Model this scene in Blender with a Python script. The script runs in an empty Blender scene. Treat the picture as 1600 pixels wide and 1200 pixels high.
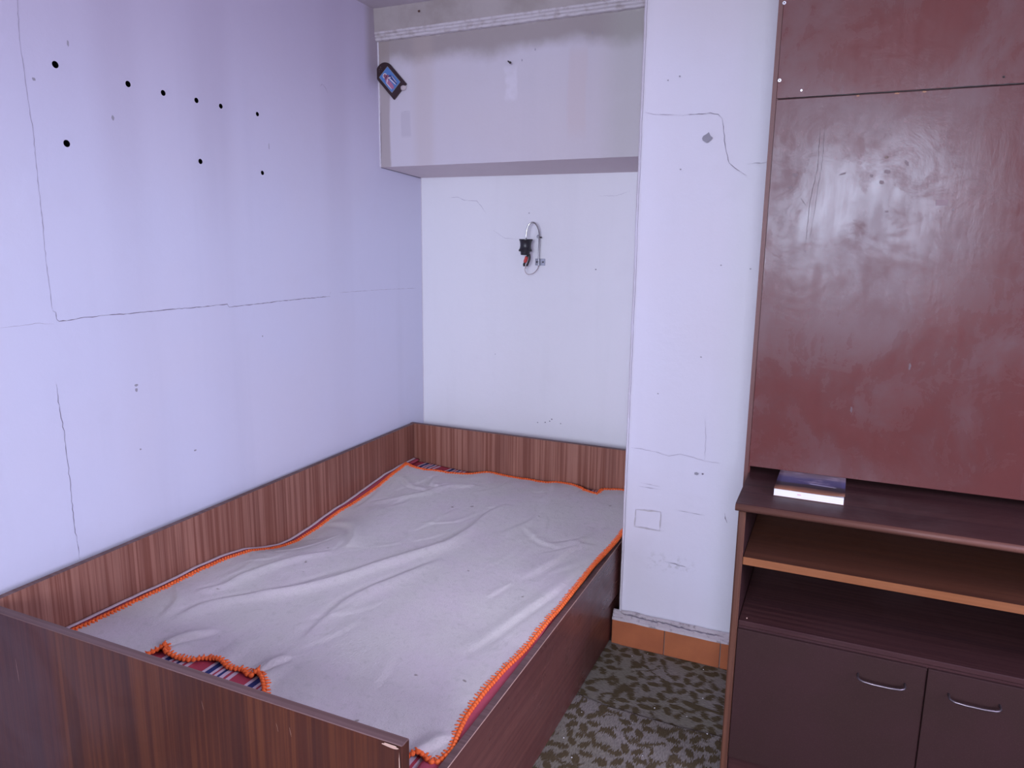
import bpy, bmesh, math, random
from mathutils import Vector, Matrix, noise
random.seed(7)
S = bpy.context.scene
COL = S.collection

# ------------------------------------------------------------------ camera, world, light, exposure
F_PX = 1149.956
cd = bpy.data.cameras.new('camera'); cam = bpy.data.objects.new('camera', cd); COL.objects.link(cam)
cd.sensor_fit = 'HORIZONTAL'; cd.sensor_width = 36.0; cd.lens = 36.0*F_PX/1600; cd.clip_start = .02
fw = Vector((-0.39955122, 0.89705553, -0.1888126)); rt = Vector((0.91248323, 0.40893937, 0.0119565)); up = Vector((-0.08793854, 0.16751109, 0.98194035))
m = Matrix((rt, up, -fw)).transposed().to_4x4(); m.translation = Vector((0, 0, 1.6)); cam.matrix_world = m
S.camera = cam

W = bpy.data.worlds.new('world'); S.world = W; W.use_nodes = True
W.node_tree.nodes['Background'].inputs[0].default_value = (.55, .65, 1, 1)
W.node_tree.nodes['Background'].inputs[1].default_value = 1.0

def area(name, loc, rot, sx, sy, power, color):
    l = bpy.data.lights.new(name, 'AREA'); l.shape = 'RECTANGLE'; l.size = sx; l.size_y = sy
    l.energy = power; l.color = color
    o = bpy.data.objects.new(name, l); COL.objects.link(o); o.location = loc; o.rotation_euler = rot
    return o
# daylight through the window behind the camera (window_1)
a = area('window_daylight', (-.02, -2.36, 1.86), (math.radians(70), 0, 0), 1.55, 1.22, 108, (.76, .81, 1.0)); a.data.spread = math.radians(130)
a = area('added_side_fill', (1.86, .85, 1.70), (math.radians(68), 0, math.radians(90)), 1.3, 1.25, 47, (.70, .69, 1.0)); a.data.spread = math.radians(140)  # added fill for the left wall, placed at an invented right-wall window

S.view_settings.view_transform = 'Standard'; S.view_settings.look = 'None'
S.view_settings.gamma = 1; S.view_settings.use_curve_mapping = False
S.view_settings.exposure = 0.0

# ------------------------------------------------------------------ material helpers
class G:
    """small node-graph helper"""
    def __init__(s, name, rough=.6, spec=.5, metal=0):
        s.m = bpy.data.materials.new(name); s.m.use_nodes = True; s.t = s.m.node_tree; s.n = s.t.nodes
        s.b = s.n['Principled BSDF']; s.b.inputs['Roughness'].default_value = rough
        s.b.inputs['Specular IOR Level'].default_value = spec; s.b.inputs['Metallic'].default_value = metal
        tc = s.n.new('ShaderNodeTexCoord'); s.obj = tc.outputs['Object']
    def put(s, sock, v):
        if isinstance(v, bpy.types.NodeSocket): s.t.links.new(v, sock)
        elif isinstance(v, (tuple, list)): sock.default_value = (*v, 1) if len(v) == 3 and len(sock.default_value) == 4 else v
        else: sock.default_value = v
    def math(s, op, a, b=0, c=0, clamp=False):
        n = s.n.new('ShaderNodeMath'); n.operation = op; n.use_clamp = clamp
        s.put(n.inputs[0], a); s.put(n.inputs[1], b); s.put(n.inputs[2], c); return n.outputs[0]
    def sep(s, v=None):
        n = s.n.new('ShaderNodeSeparateXYZ'); s.put(n.inputs[0], v or s.obj); return n.outputs
    def comb(s, x, y, z):
        n = s.n.new('ShaderNodeCombineXYZ'); s.put(n.inputs[0], x); s.put(n.inputs[1], y); s.put(n.inputs[2], z); return n.outputs[0]
    def mapv(s, scale, v=None, loc=(0, 0, 0)):
        n = s.n.new('ShaderNodeMapping'); s.put(n.inputs[0], v or s.obj); n.inputs['Scale'].default_value = scale; n.inputs['Location'].default_value = loc; return n.outputs[0]
    def noise(s, scale, v=None, detail=4, rough=.55, dist=0):
        n = s.n.new('ShaderNodeTexNoise'); s.put(n.inputs['Vector'], v or s.obj); n.inputs['Scale'].default_value = scale
        n.inputs['Detail'].default_value = detail; n.inputs['Roughness'].default_value = rough; n.inputs['Distortion'].default_value = dist
        return n.outputs[0]
    def ramp(s, f, stops, interp='LINEAR'):
        n = s.n.new('ShaderNodeValToRGB'); s.put(n.inputs[0], f); cr = n.color_ramp; cr.interpolation = interp
        while len(cr.elements) < len(stops): cr.elements.new(.5)
        for e, (p, c) in zip(cr.elements, stops):
            e.position = p; e.color = (c, c, c, 1) if not isinstance(c, tuple) else (*c, 1)
        return n.outputs[0]
    def ss(s, x, a, b, lo=0, hi=1):
        n = s.n.new('ShaderNodeMapRange'); n.interpolation_type = 'SMOOTHSTEP'
        s.put(n.inputs[0], x)
        for i, v in enumerate((a, b, lo, hi)): n.inputs[i+1].default_value = v
        return n.outputs[0]
    def band(s, x, c, h, soft):
        d = s.math('ABSOLUTE', s.math('SUBTRACT', x, c)); return s.ss(d, h, h+soft, 1, 0)
    def mix(s, f, a, b, mode='MIX'):
        n = s.n.new('ShaderNodeMix'); n.data_type = 'RGBA'; n.blend_type = mode
        s.put(n.inputs[0], f); s.put(n.inputs[6], a); s.put(n.inputs[7], b); return n.outputs[2]
    def bump(s, h, strength=.2, dist=.002):
        n = s.n.new('ShaderNodeBump'); n.inputs['Strength'].default_value = strength; n.inputs['Distance'].default_value = dist
        s.put(n.inputs['Height'], h); s.t.links.new(n.outputs[0], s.b.inputs['Normal'])
    def col(s, c): s.put(s.b.inputs['Base Color'], c); return s
    def rough(s, c): s.put(s.b.inputs['Roughness'], c); return s

def plain(name, c, rough=.6, metal=0, spec=.5):
    g = G(name, rough, spec, metal)
    n = g.noise(60, detail=2)
    g.col(g.mix(g.ss(n, .3, .7, 0, .25), c, tuple(x*.75 for x in c))); return g.m

def paint(name, base, warm, rough=.55, extra=None):
    g = G(name, rough, .35)
    big = g.noise(1.1, detail=3); mid = g.noise(5, detail=5, rough=.6)
    streak = g.noise(1, g.mapv((9, 9, .7)), detail=3)
    c = g.mix(g.ss(big, .35, .7, 0, .55), base, warm)
    c = g.mix(g.ss(streak, .5, .8, 0, .25), c, tuple(x*.86 for x in base))
    c = g.mix(g.ss(mid, .55, .8, 0, .18), c, tuple(x*.85 for x in warm))
    if extra: c = extra(g, c)
    g.col(c)
    g.bump(g.math('ADD', g.noise(14, detail=4), g.math('MULTIPLY', g.noise(160, detail=2), .12)), .35, .004)
    return g.m

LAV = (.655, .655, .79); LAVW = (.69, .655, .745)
M = {}
def left_extra(g, c):
    o = g.sep(); n = g.noise(6)
    # two broad vertical shadows of the panel joints, painted into the colour
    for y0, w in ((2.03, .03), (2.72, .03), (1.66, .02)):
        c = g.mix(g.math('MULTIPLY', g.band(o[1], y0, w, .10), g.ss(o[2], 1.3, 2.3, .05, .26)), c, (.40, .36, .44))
    top = g.ss(o[2], 1.5, 2.62, 0, .75)  # darker towards the ceiling: soot and light falloff painted into the colour
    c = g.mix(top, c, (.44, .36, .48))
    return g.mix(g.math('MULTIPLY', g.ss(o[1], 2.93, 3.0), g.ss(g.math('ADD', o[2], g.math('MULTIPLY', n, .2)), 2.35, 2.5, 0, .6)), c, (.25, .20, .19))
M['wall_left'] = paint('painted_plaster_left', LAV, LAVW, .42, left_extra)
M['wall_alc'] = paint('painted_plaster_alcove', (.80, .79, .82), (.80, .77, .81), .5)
def colx(g, c):
    o = g.sep(); n = g.noise(9, detail=5)
    c = g.mix(g.math('MULTIPLY', g.ss(o[0], -.43, -.28), .22), c, (.50, .58, .52))  # greenish shadow beside the cupboard panel, painted into the column colour
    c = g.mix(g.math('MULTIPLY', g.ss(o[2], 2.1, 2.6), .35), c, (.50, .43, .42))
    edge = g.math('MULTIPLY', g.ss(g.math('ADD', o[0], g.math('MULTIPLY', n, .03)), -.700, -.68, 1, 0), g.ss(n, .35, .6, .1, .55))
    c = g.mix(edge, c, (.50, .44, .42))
    # patch where a picture hung, grubby lines low down
    low = g.math('MULTIPLY', g.band(o[2], .38, .01, .04), g.math('MULTIPLY', g.band(o[0], -.52, .06, .05), g.ss(g.noise(50), .5, .66, 0, .3)))
    return g.mix(low, c, (.33, .30, .30))
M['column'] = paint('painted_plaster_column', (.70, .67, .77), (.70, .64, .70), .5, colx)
def beamx(g, c):
    o = g.sep(); n = g.noise(5, detail=5); n2 = g.noise(25, detail=4)
    zz = g.math('ADD', o[2], g.math('MULTIPLY', n, .12))
    c = g.mix(.30, c, (.55, .50, .50))
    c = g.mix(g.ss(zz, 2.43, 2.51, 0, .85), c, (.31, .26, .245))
    c = g.mix(g.ss(zz, 2.565, 2.575, 0, .35), c, (.55, .50, .50))
    xx = g.math('ADD', o[0], g.math('MULTIPLY', n, .03))
    c = g.mix(g.math('MULTIPLY', g.band(xx, -2.010, .022, .012), .7), c, (.34, .28, .26))
    c = g.mix(g.math('MULTIPLY', g.band(xx, -1.80, .02, .06), .28), c, (.50, .41, .37))
    c = g.mix(g.math('MULTIPLY', g.band(xx, -1.065, .03, .02), g.math('MULTIPLY', g.ss(o[2], 2.0, 2.1), g.ss(o[2], 2.35, 2.42, .25, 0))), c, (.60, .46, .45))
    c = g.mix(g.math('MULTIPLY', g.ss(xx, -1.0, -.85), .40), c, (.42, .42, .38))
    c = g.mix(g.math('MULTIPLY', g.band(g.math('ADD', xx, g.math('MULTIPLY', n2, .03)), -1.352, .020, .016), g.math('MULTIPLY', g.band(g.math('ADD', o[2], g.math('MULTIPLY', n2, .03)), 2.29, .05, .03), g.ss(n2, .3, .7, .2, .5))), c, (.72, .68, .76))
    c = g.mix(g.math('MULTIPLY', g.band(xx, -1.895, .02, .01), g.math('MULTIPLY', g.band(o[2], 2.13, .045, .02), .35)), c, (.42, .38, .44))
    return c
M['beam'] = paint('stained_beam_plaster', (.60, .56, .64), (.62, .55, .59), .6, beamx)
M['beam_low'] = paint('beam_underside', (.72, .63, .65), (.66, .57, .59), .7)  # underside colour raised to stand in for missing bounce light
M['ceiling'] = paint('ceiling_paint', (.56, .50, .54), (.52, .46, .49), .7)
g = G('cornice_paint', .6); n = g.noise(30, detail=5)
g.col(g.mix(g.ss(n, .45, .7), (.58, .53, .55), (.44, .38, .38))); g.bump(n, .5, .004); M['cornice'] = g.m
g = G('cornice_band_paint', .6); n = g.noise(5, detail=6)
g.col(g.mix(g.ss(n, .40, .7), (.40, .35, .34), (.30, .255, .235))); g.bump(g.noise(40), .3, .003); M['cornice_band'] = g.m

def veneer(name, a, b, dark, axis, rough=.38, rs=.12, ds=.45):
    """striped wood veneer; axis = grain direction, streaks run along it"""
    g = G(name, rough, .22)
    sc = {'z': (95, 95, .8), 'y': (95, .8, 95), 'x': (.8, 95, 95)}[axis]
    sc2 = {'z': (9, 9, .5), 'y': (9, .5, 9), 'x': (.5, 9, 9)}[axis]
    sc3 = {'z': (300, 300, 6), 'y': (300, 6, 300), 'x': (6, 300, 300)}[axis]
    w = g.noise(1, g.mapv(sc), detail=4, rough=.6, dist=.25); v = g.noise(1, g.mapv(sc2), detail=3, dist=.5)
    fine = g.noise(1, g.mapv(sc3), detail=2)
    c = g.mix(g.ss(w, .38, .62), a, b)
    c = g.mix(g.ss(v, .42, .68, 0, ds), c, dark)
    c = g.mix(g.ss(fine, .5, .75, 0, .35), c, dark)
    if name == 'bed_veneer_foot':   # older, purplish lacquer left of the veneer joint
        c = g.mix(g.math('MULTIPLY', g.ss(g.math('ADD', g.sep()[0], g.math('MULTIPLY', v, .02)), -.36, -.31, .55, 0), 1.0), c, (.048, .019, .026))
    g.col(c)
    smear = g.noise(3.5, detail=4, dist=.6)
    g.rough(g.ss(smear, .35, .7, rough-rs, rough+rs)); g.bump(fine, .12, .001)
    return g.m
M['veneer'] = veneer('bed_veneer_inner', (.215, .080, .054), (.350, .165, .120), (.150, .058, .044), 'z', .42)
M['veneer_foot'] = veneer('bed_veneer_foot', (.070, .021, .014), (.115, .036, .018), (.042, .015, .014), 'z', .46, ds=.75)
M['veneer_rail'] = veneer('bed_veneer_rail', (.130, .046, .040), (.180, .068, .055), (.100, .036, .034), 'y', .36)
M['edge'] = veneer('dusty_edge', (.135, .075, .070), (.18, .105, .10), (.09, .048, .046), 'x', .6)
M['cab_top'] = veneer('cabinet_top_wood', (.046, .018, .019), (.070, .028, .027), (.030, .013, .016), 'x', .42)
M['cab_edge'] = veneer('cabinet_edge_wood', (.10, .040, .026), (.15, .062, .038), (.06, .024, .018), 'z', .5)
M['cab_lip'] = veneer('cabinet_lip_wood', (.115, .046, .034), (.15, .064, .046), (.06, .025, .02), 'x', .5)
M['cab_shelf'] = veneer('cabinet_shelf_wood', (.095, .034, .020), (.12, .042, .024), (.06, .022, .016), 'x', .5)
M['cab_orange'] = veneer('shelf_edge_wood', (.24, .085, .032), (.28, .105, .042), (.18, .06, .025), 'x', .5)
M['cab_in'] = veneer('cabinet_inside_wood', (.045, .017, .018), (.06, .022, .022), (.03, .012, .016), 'x', .55)
g = G('door_laminate', .5, .2); n = g.noise(3); n2 = g.noise(420, detail=1)
c = g.mix(g.ss(n, .3, .7), (.034, .015, .014), (.041, .016, .018)); g.col(g.mix(g.ss(n2, .5, .8, 0, .4), c, (.07, .035, .034))); M['door'] = g.m

# glossy brown hardboard with rubbed, dusty patches
def hardboard(name, base, dusty):
    g = G(name, .3, .27); o = g.sep(); bl = g.noise(7, detail=6, rough=.7, dist=.8)
    n = g.noise(3.2, detail=8, rough=.65, dist=.5); f = g.noise(40, g.mapv((1, 1, .25)), detail=5)
    c = g.mix(g.ss(n, .35, .7), base, tuple(x*.82 for x in base))
    c = g.mix(g.ss(n, .45, .70, 0, .10), c, (.40, .34, .36))
    g.col(c)
    r = g.math('ADD', g.ss(n, .35, .68, .19, .30), g.math('ADD', g.ss(f, .3, .7, -.02, .04), g.ss(bl, .46, .64, 0, .09))); g.rough(r)
    g.put(g.b.inputs['Specular Tint'], (.80, .92, 1))
    g.bump(g.math('ADD', f, g.math('MULTIPLY', bl, 2)), .2, .0012)
    return g.m
M['panel'] = hardboard('brown_hardboard', (.125, .038, .034), True)
M['panel_up'] = hardboard('brown_hardboard_upper', (.130, .038, .033), False)

g = G('wool_blanket', .95, .1)
a = g.noise(380, detail=2); b = g.noise(45, detail=5); d = g.noise(5, detail=4); w = g.noise(1, g.mapv((260, 60, 60)), detail=2)
c = g.mix(g.ss(d, .35, .7), (.60, .56, .53), (.61, .54, .55))
c = g.mix(g.ss(b, .52, .75, 0, .5), c, (.48, .45, .42)); c = g.mix(g.ss(a, .55, .75, 0, .55), c, (.38, .35, .34))
c = g.mix(g.ss(g.noise(22, detail=1), .76, .80, 0, .7), c, (.16, .12, .09))
g.col(c); g.bump(g.math('ADD', g.math('ADD', a, w), g.math('MULTIPLY', b, 1.4)), .45, .003); g.put(g.b.inputs['Sheen Weight'], .15); M['wool'] = g.m

g = G('striped_cotton', .85, .2); o = g.sep()
fx = g.math('FRACT', g.math('DIVIDE', g.math('ADD', o[0], g.math('MULTIPLY', g.noise(6), .012)), .150))
R_, Wh, Nv = (.42, .055, .085), (.62, .50, .56), (.03, .04, .15)
st = [(0, R_), (.20, Wh), (.27, Nv), (.39, Wh), (.45, R_), (.50, Wh), (.56, Nv), (.62, Wh), (.70, R_), (.76, Wh), (.84, R_)]
g.col(g.ramp(fx, st, 'CONSTANT')); g.bump(g.noise(300), .3, .001); M['stripe'] = g.m
M['hem'] = plain('pale_hem_cotton', (.55, .42, .45), .85)
M['redband'] = plain('red_band_cotton', (.38, .05, .085), .85)
M['pinkband'] = plain('pink_band_cotton', (.48, .075, .12), .85)
g = G('orange_crochet_wool', .9, .1); n = g.noise(120)
g.col(g.mix(g.ss(n, .35, .65), (.95, .19, .055), (.80, .14, .035))); M['orange'] = g.m
M['tick'] = plain('mattress_ticking', (.35, .30, .32), .9)
M['tile'] = None
g = G('terracotta_tile', .38, .5); n = g.noise(7, detail=5); oi = g.n.new('ShaderNodeObjectInfo')
c = g.mix(g.ss(n, .35, .7), (.42, .115, .05), (.32, .08, .04)); g.col(g.mix(g.math('MULTIPLY', oi.outputs['Random'], .5), c, (.38, .15, .06))); M['tile'] = g.m
M['grout'] = plain('grey_grout', (.30, .26, .25), .9)
g = G('broken_plaster', .8); n = g.noise(60, detail=5); g.col(g.mix(g.ss(n, .52, .72), (.52, .45, .48), (.30, .25, .26))); g.bump(n, .7, .006); M['lip'] = g.m
M['crack'] = plain('crack_shadow', (.20, .17, .22), .9)
M['crack_soft'] = plain('hairline_crack', (.38, .34, .42), .9)
M['mark'] = plain('grey_scuff', (.33, .31, .36), .9)
M['smudge'] = plain('brown_smudge', (.10, .045, .035), .5)
M['white_line'] = plain('pale_scratch', (.55, .35, .28), .6)
g = G('hole_inside', 1, 0); g.col((.004, .004, .004)); M['hole'] = g.m
M['chrome'] = plain('chrome', (.62, .61, .62), .22, 1)
M['steel'] = plain('galvanised_steel', (.42, .43, .50), .4, .9)
M['handle'] = plain('dull_handle_metal', (.22, .18, .20), .38, .9)
M['black'] = plain('black_bakelite', (.018, .016, .022), .35)
M['tape'] = plain('black_tape', (.01, .01, .012), .5)
M['red'] = plain('red_plastic', (.60, .06, .05), .45)
M['wire'] = plain('beige_wire', (.45, .36, .36), .5)
M['screw'] = plain('zinc_screw', (.80, .80, .85), .3, .6)
M['dark'] = plain('blackened_metal', (.03, .02, .02), .5, .5)
M['dim'] = plain('dim_inside', (.05, .03, .03), .8)
M['icon_wood'] = plain('dark_lacquered_wood', (.032, .014, .016), .35)
M['icon_blue'] = plain('blue_print', (.09, .21, .50), .4)
M['icon_edge'] = plain('grey_print_border', (.25, .27, .30), .5)
M['icon_pink'] = plain('pink_print', (.42, .16, .28), .4)
M['icon_skin'] = plain('mauve_print', (.28, .10, .17), .4)
M['icon_navy'] = plain('navy_print', (.03, .06, .22), .4)
M['icon_white'] = plain('white_print', (.70, .62, .66), .4)
M['putty'] = plain('plaster_dab', (.55, .47, .48), .7)
M['frame_white'] = plain('white_window_paint', (.7, .7, .7), .4)
g = G('window_glass', .02, .5); g.put(g.b.inputs['Transmission Weight'], 1.0); g.col((.95, .97, 1)); M['glass'] = g.m

def carpet(name, ax, off):
    g = G(name, .95, .05); o = g.sep()
    # woven ribs jag the pattern edges along one direction
    jag = g.noise(1, g.mapv((260, 22, 1) if ax else (22, 260, 1)), detail=1, rough=.4)
    j = g.math('MULTIPLY', g.math('SUBTRACT', jag, .5), .05)
    x = g.math('ADD', o[0], g.math('ADD', j if not ax else 0.0, off)); y = g.math('ADD', o[1], j if ax else 0.0)
    v = g.comb(x, y, 0)
    vo = g.n.new('ShaderNodeTexVoronoi'); vo.voronoi_dimensions = '2D'; vo.inputs['Scale'].default_value = 6.6; vo.inputs['Randomness'].default_value = .55; g.put(vo.inputs['Vector'], v)
    sub = g.n.new('ShaderNodeVectorMath'); sub.operation = 'SUBTRACT'; g.put(sub.inputs[0], v); g.put(sub.inputs[1], vo.outputs['Position'])
    p = g.sep(sub.outputs[0]); ang = g.math('ARCTAN2', p[1], p[0]); r = g.math('SQRT', g.math('ADD', g.math('MULTIPLY', p[0], p[0]), g.math('MULTIPLY', p[1], p[1])))
    am = g.math('SUBTRACT', g.math('PINGPONG', g.math('ADD', ang, 3.2), math.pi/6), 0)
    du = g.math('DIVIDE', g.math('SUBTRACT', r, .042), .027); dv = g.math('DIVIDE', g.math('MULTIPLY', r, am), .0150)
    dd = g.math('SQRT', g.math('ADD', g.math('MULTIPLY', du, du), g.math('MULTIPLY', dv, dv)))
    petal = g.ss(dd, .80, 1.0, 1, 0)
    sn = g.noise(5.2, v, detail=1, rough=.3, dist=.4); stem = g.band(sn, .5, .022, .012); sn2 = g.noise(9, v, detail=0, dist=.2)
    stem2 = g.band(sn2, .60, .020, .014)
    leaf = g.ss(g.noise(17, v, detail=0), .61, .64)
    far = g.ss(r, .062, .070)
    pat = g.math('MAXIMUM', petal, g.math('MULTIPLY', far, g.math('MAXIMUM', leaf, g.math('MAXIMUM', stem, stem2))))
    grey = g.mix(g.ss(g.noise(2.5, detail=3), .35, .65), (.27, .235, .215), (.235, .21, .165))
    thr = g.noise(1, g.mapv((420, 60, 1) if ax else (60, 420, 1)), detail=1)
    grey = g.mix(g.ss(thr, .45, .7, 0, .45), grey, (.13, .11, .10))
    c = g.mix(g.math('MULTIPLY', pat, .96), grey, (.098, .070, .036)); c = g.mix(g.ss(thr, .3, .7, 0, .25), c, (.03, .025, .022))
    g.col(c); g.bump(g.math('ADD', thr, g.math('MULTIPLY', pat, .5)), .6, .004); return g.m
M['carpet'] = carpet('patterned_carpet_rear', 0, 0.07)
M['carpet2'] = carpet('patterned_carpet_front', 1, .31)
g = G('bare_floor', .7); g.col(g.mix(g.ss(g.noise(4), .3, .7), (.10, .08, .07), (.07, .055, .05))); M['floor'] = g.m

g = G('book_cover_print', .45, .2); o = g.sep(); n = g.noise(14, g.mapv((1, 2.2, 1)), detail=5); n2 = g.noise(9, detail=2)
yy = g.math('ADD', o[1], g.math('MULTIPLY', g.math('SUBTRACT', n2, .5), .05))
c = g.ramp(g.math('DIVIDE', yy, .25), [(0, (.24, .10, .06)), (.13, (.18, .085, .06)), (.20, (.03, .02, .03)), (.30, (.045, .035, .05)), (.36, (.07, .065, .16)), (.52, (.10, .09, .20)), (.62, (.20, .16, .22)), (.80, (.18, .12, .13)), (1, (.10, .06, .06))])
c = g.mix(g.math('MULTIPLY', g.ss(n, .52, .72), g.ss(o[1], .08, .11, 0, .7)), c, (.42, .34, .42))
c = g.mix(g.math('MULTIPLY', g.band(g.math('ADD', o[1], g.math('MULTIPLY', o[0], .12)), .100, .0012, .0015), g.band(o[0], .125, .03, .01)), c, (.75, .7, .85))
g.col(c); M['cover'] = g.m
g = G('book_pages', .8); o = g.sep(); n = g.noise(1, g.mapv((3, 3, 1500)), detail=1)
c = g.mix(g.ss(n, .4, .7, 0, .35), (.80, .77, .80), (.6, .56, .6)); c = g.mix(g.math('MULTIPLY', g.band(o[0], .068, .004, .002), g.math('MULTIPLY', g.band(o[2], .012, .0015, .001), .5)), c, (.6, .12, .16)); g.col(c); M['pages'] = g.m

# ------------------------------------------------------------------ object helpers
def link(name, me, mat, parent=None, loc=None):
    o = bpy.data.objects.new(name, me); COL.objects.link(o)
    if mat is not None and not me.materials: me.materials.append(mat)
    if parent is not None: o.parent = parent
    if loc is not None: o.location = loc
    return o
def tag(o, label=None, cat=None, group=None, kind=None):
    for k, v in (('label', label), ('category', cat), ('group', group), ('kind', kind)):
        if v: o[k] = v
    return o
def thing(name, loc, label, cat, group=None):
    o = bpy.data.objects.new(name, None); COL.objects.link(o); o.location = loc; o.empty_display_size = .05
    return tag(o, label, cat, group)
def base(parent):
    b = Vector((0, 0, 0)); p = parent
    while p is not None: b += p.location; p = p.parent
    return b
def finish(name, bm, mat, parent=None, smooth=False, bevel=0, seg=2, origin=None):
    """bm is in world coordinates"""
    off = base(parent) if parent is not None else Vector((0, 0, 0))
    if origin is not None: o_ = Vector(origin)
    else: o_ = off
    bmesh.ops.translate(bm, verts=bm.verts, vec=-o_)
    if bevel: bmesh.ops.bevel(bm, geom=[e for e in bm.edges if e.is_manifold and e.calc_face_angle(0) > .5], offset=bevel, segments=seg, profile=.5, affect='EDGES')
    bmesh.ops.recalc_face_normals(bm, faces=bm.faces)
    for f in bm.faces: f.smooth = smooth
    me = bpy.data.meshes.new(name); bm.to_mesh(me); bm.free()
    o = link(name, me, mat, parent, o_-off)
    if bevel:
        for p in me.polygons: p.use_smooth = True
        me.set_sharp_from_angle(angle=math.radians(28))
    return o
def bx(bm, x0, x1, y0, y1, z0, z1, top=None):
    """box; top = optional (z at x0.., ) """
    vs = [bm.verts.new((x, y, z)) for z in (z0, z1) for y in (y0, y1) for x in (x0, x1)]
    for f in ((0, 2, 3, 1), (4, 5, 7, 6), (0, 1, 5, 4), (1, 3, 7, 5), (3, 2, 6, 7), (2, 0, 4, 6)): bm.faces.new([vs[i] for i in f])
    return vs
def prism(bm, foot, z0, z1):
    a = [bm.verts.new((x, y, z0)) for x, y in foot]; b = [bm.verts.new((x, y, z1)) for x, y in foot]; n = len(foot)
    bm.faces.new(a[::-1]); bm.faces.new(b)
    for i in range(n): bm.faces.new((a[i], a[(i+1) % n], b[(i+1) % n], b[i]))
def tube(bm, pts, r, n=8, caps=True):
    pts = [Vector(p) for p in pts]; rings = []; ref = None
    for i, p in enumerate(pts):
        t = (pts[min(i+1, len(pts)-1)]-pts[max(i-1, 0)]).normalized()
        if ref is None: ref = t.orthogonal().normalized()
        ref = (ref-t*ref.dot(t)).normalized(); s = t.cross(ref); rr = r[i] if isinstance(r, (list, tuple)) else r
        rings.append([bm.verts.new(p+(ref*math.cos(k*2*math.pi/n)+s*math.sin(k*2*math.pi/n))*rr) for k in range(n)])
    for a, b in zip(rings, rings[1:]):
        for k in range(n): bm.faces.new((a[k], a[(k+1) % n], b[(k+1) % n], b[k]))
    if caps: bm.faces.new(rings[0][::-1]); bm.faces.new(rings[-1])
def catmull(P, n=6):
    P = [Vector(p) for p in P]; out = []
    for i in range(len(P)-1):
        a, b, c, d = P[max(i-1, 0)], P[i], P[i+1], P[min(i+2, len(P)-1)]
        for k in range(n):
            t = k/n; out.append(.5*((2*b)+(c-a)*t+(2*a-5*b+4*c-d)*t*t+(3*b-a-3*c+d)*t**3))
    out.append(P[-1]); return out
def interp(P, t):
    if t <= P[0][0]: return P[0][1]
    for (a, b), (c, d) in zip(P, P[1:]):
        if t <= c: return b+(d-b)*(t-a)/(c-a)
    return P[-1][1]
def crack(wall, pts, plane, val, w=.0016, mat='crack', jit=.003, name='crack', seed=1):
    """thin jagged ribbon on a wall face. plane 'x' (pts are y,z) or 'y' (pts are x,z)"""
    rnd = random.Random(seed); Q = []
    for (a, b), (c, d) in zip(pts, pts[1:]):
        L = math.hypot(c-a, d-b); n = max(2, int(L/.012))
        for k in range(n):
            t = k/n; Q.append((a+(c-a)*t+rnd.uniform(-1, 1)*jit*(k > 0), b+(d-b)*t+rnd.uniform(-1, 1)*jit*(k > 0)))
    Q.append(pts[-1]); bm = bmesh.new(); rows = []
    for i, q in enumerate(Q):
        p0, p1 = Q[max(i-1, 0)], Q[min(i+1, len(Q)-1)]; dx, dy = p1[0]-p0[0], p1[1]-p0[1]; L = math.hypot(dx, dy) or 1
        ww = w*(.35+.9*rnd.random())*min(1, .25+i*.25, .25+(len(Q)-1-i)*.25)/2; nx, ny = -dy/L*ww, dx/L*ww
        f = (lambda a, b: (val, a, b)) if plane == 'x' else (lambda a, b: (a, val, b))
        rows.append((bm.verts.new(f(q[0]+nx, q[1]+ny)), bm.verts.new(f(q[0]-nx, q[1]-ny))))
    for (a, b), (c, d) in zip(rows, rows[1:]): bm.faces.new((a, c, d, b))
    return finish(name, bm, M[mat], wall)
def spot(wall, a, b, ra, rb, plane, val, mat='mark', name='stain', seed=0, rot=0):
    rnd = random.Random(seed+int(abs(a*977))); bm = bmesh.new(); vs = []
    for k in range(14):
        t = k*2*math.pi/14; q = 1+rnd.uniform(-.22, .22); u, v = math.cos(t)*ra*q, math.sin(t)*rb*q
        u, v = u*math.cos(rot)-v*math.sin(rot), u*math.sin(rot)+v*math.cos(rot)
        vs.append(bm.verts.new((val, a+u, b+v) if plane == 'x' else (a+u, val, b+v)))
    bm.faces.new(vs); return finish(name, bm, M[mat], wall)

# ------------------------------------------------------------------ the room
XL, YA, YB, YC, XC, ZC = -2.056, 3.42, 3.05, 2.693, -.716, 2.633
XR, YF = 1.95, -2.45
def struct(o): return tag(o, kind='structure')

HOLES = [(1.466, 2.071, .0085), (1.696, 2.063, .0082), (1.825, 2.06, .0080), (1.96, 2.06, .0078), (2.068, 2.059, .0075), (2.247, 2.06, .0070), (1.477, 1.862, .0088), (1.96, 1.861, .0078), (2.258, 1.849, .0072)]
# left wall with nine real drilled holes
bm = bmesh.new(); bx(bm, XL-.12, XL, YF-.12, YA+.12, -.05, ZC+.1)
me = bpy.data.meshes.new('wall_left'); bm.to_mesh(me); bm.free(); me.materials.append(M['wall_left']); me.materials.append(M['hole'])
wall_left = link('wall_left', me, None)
bm = bmesh.new()
for y, z, r in HOLES:
    tube(bm, [(XL-.06, y, z-.004), (XL+.01, y, z)], [r*1.25, r*1.15], 20)
cm = bpy.data.meshes.new('cut'); bm.to_mesh(cm); bm.free(); cm.materials.append(M['wall_left']); cm.materials.append(M['hole'])
for p in cm.polygons: p.material_index = 1
cut = link('cut', cm, None)
bo = wall_left.modifiers.new('holes', 'BOOLEAN'); bo.operation = 'DIFFERENCE'; bo.object = cut; bo.solver = 'EXACT'
dg = bpy.context.evaluated_depsgraph_get(); dg.update()
nm = bpy.data.meshes.new_from_object(wall_left.evaluated_get(dg)); wall_left.modifiers.clear()
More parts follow.
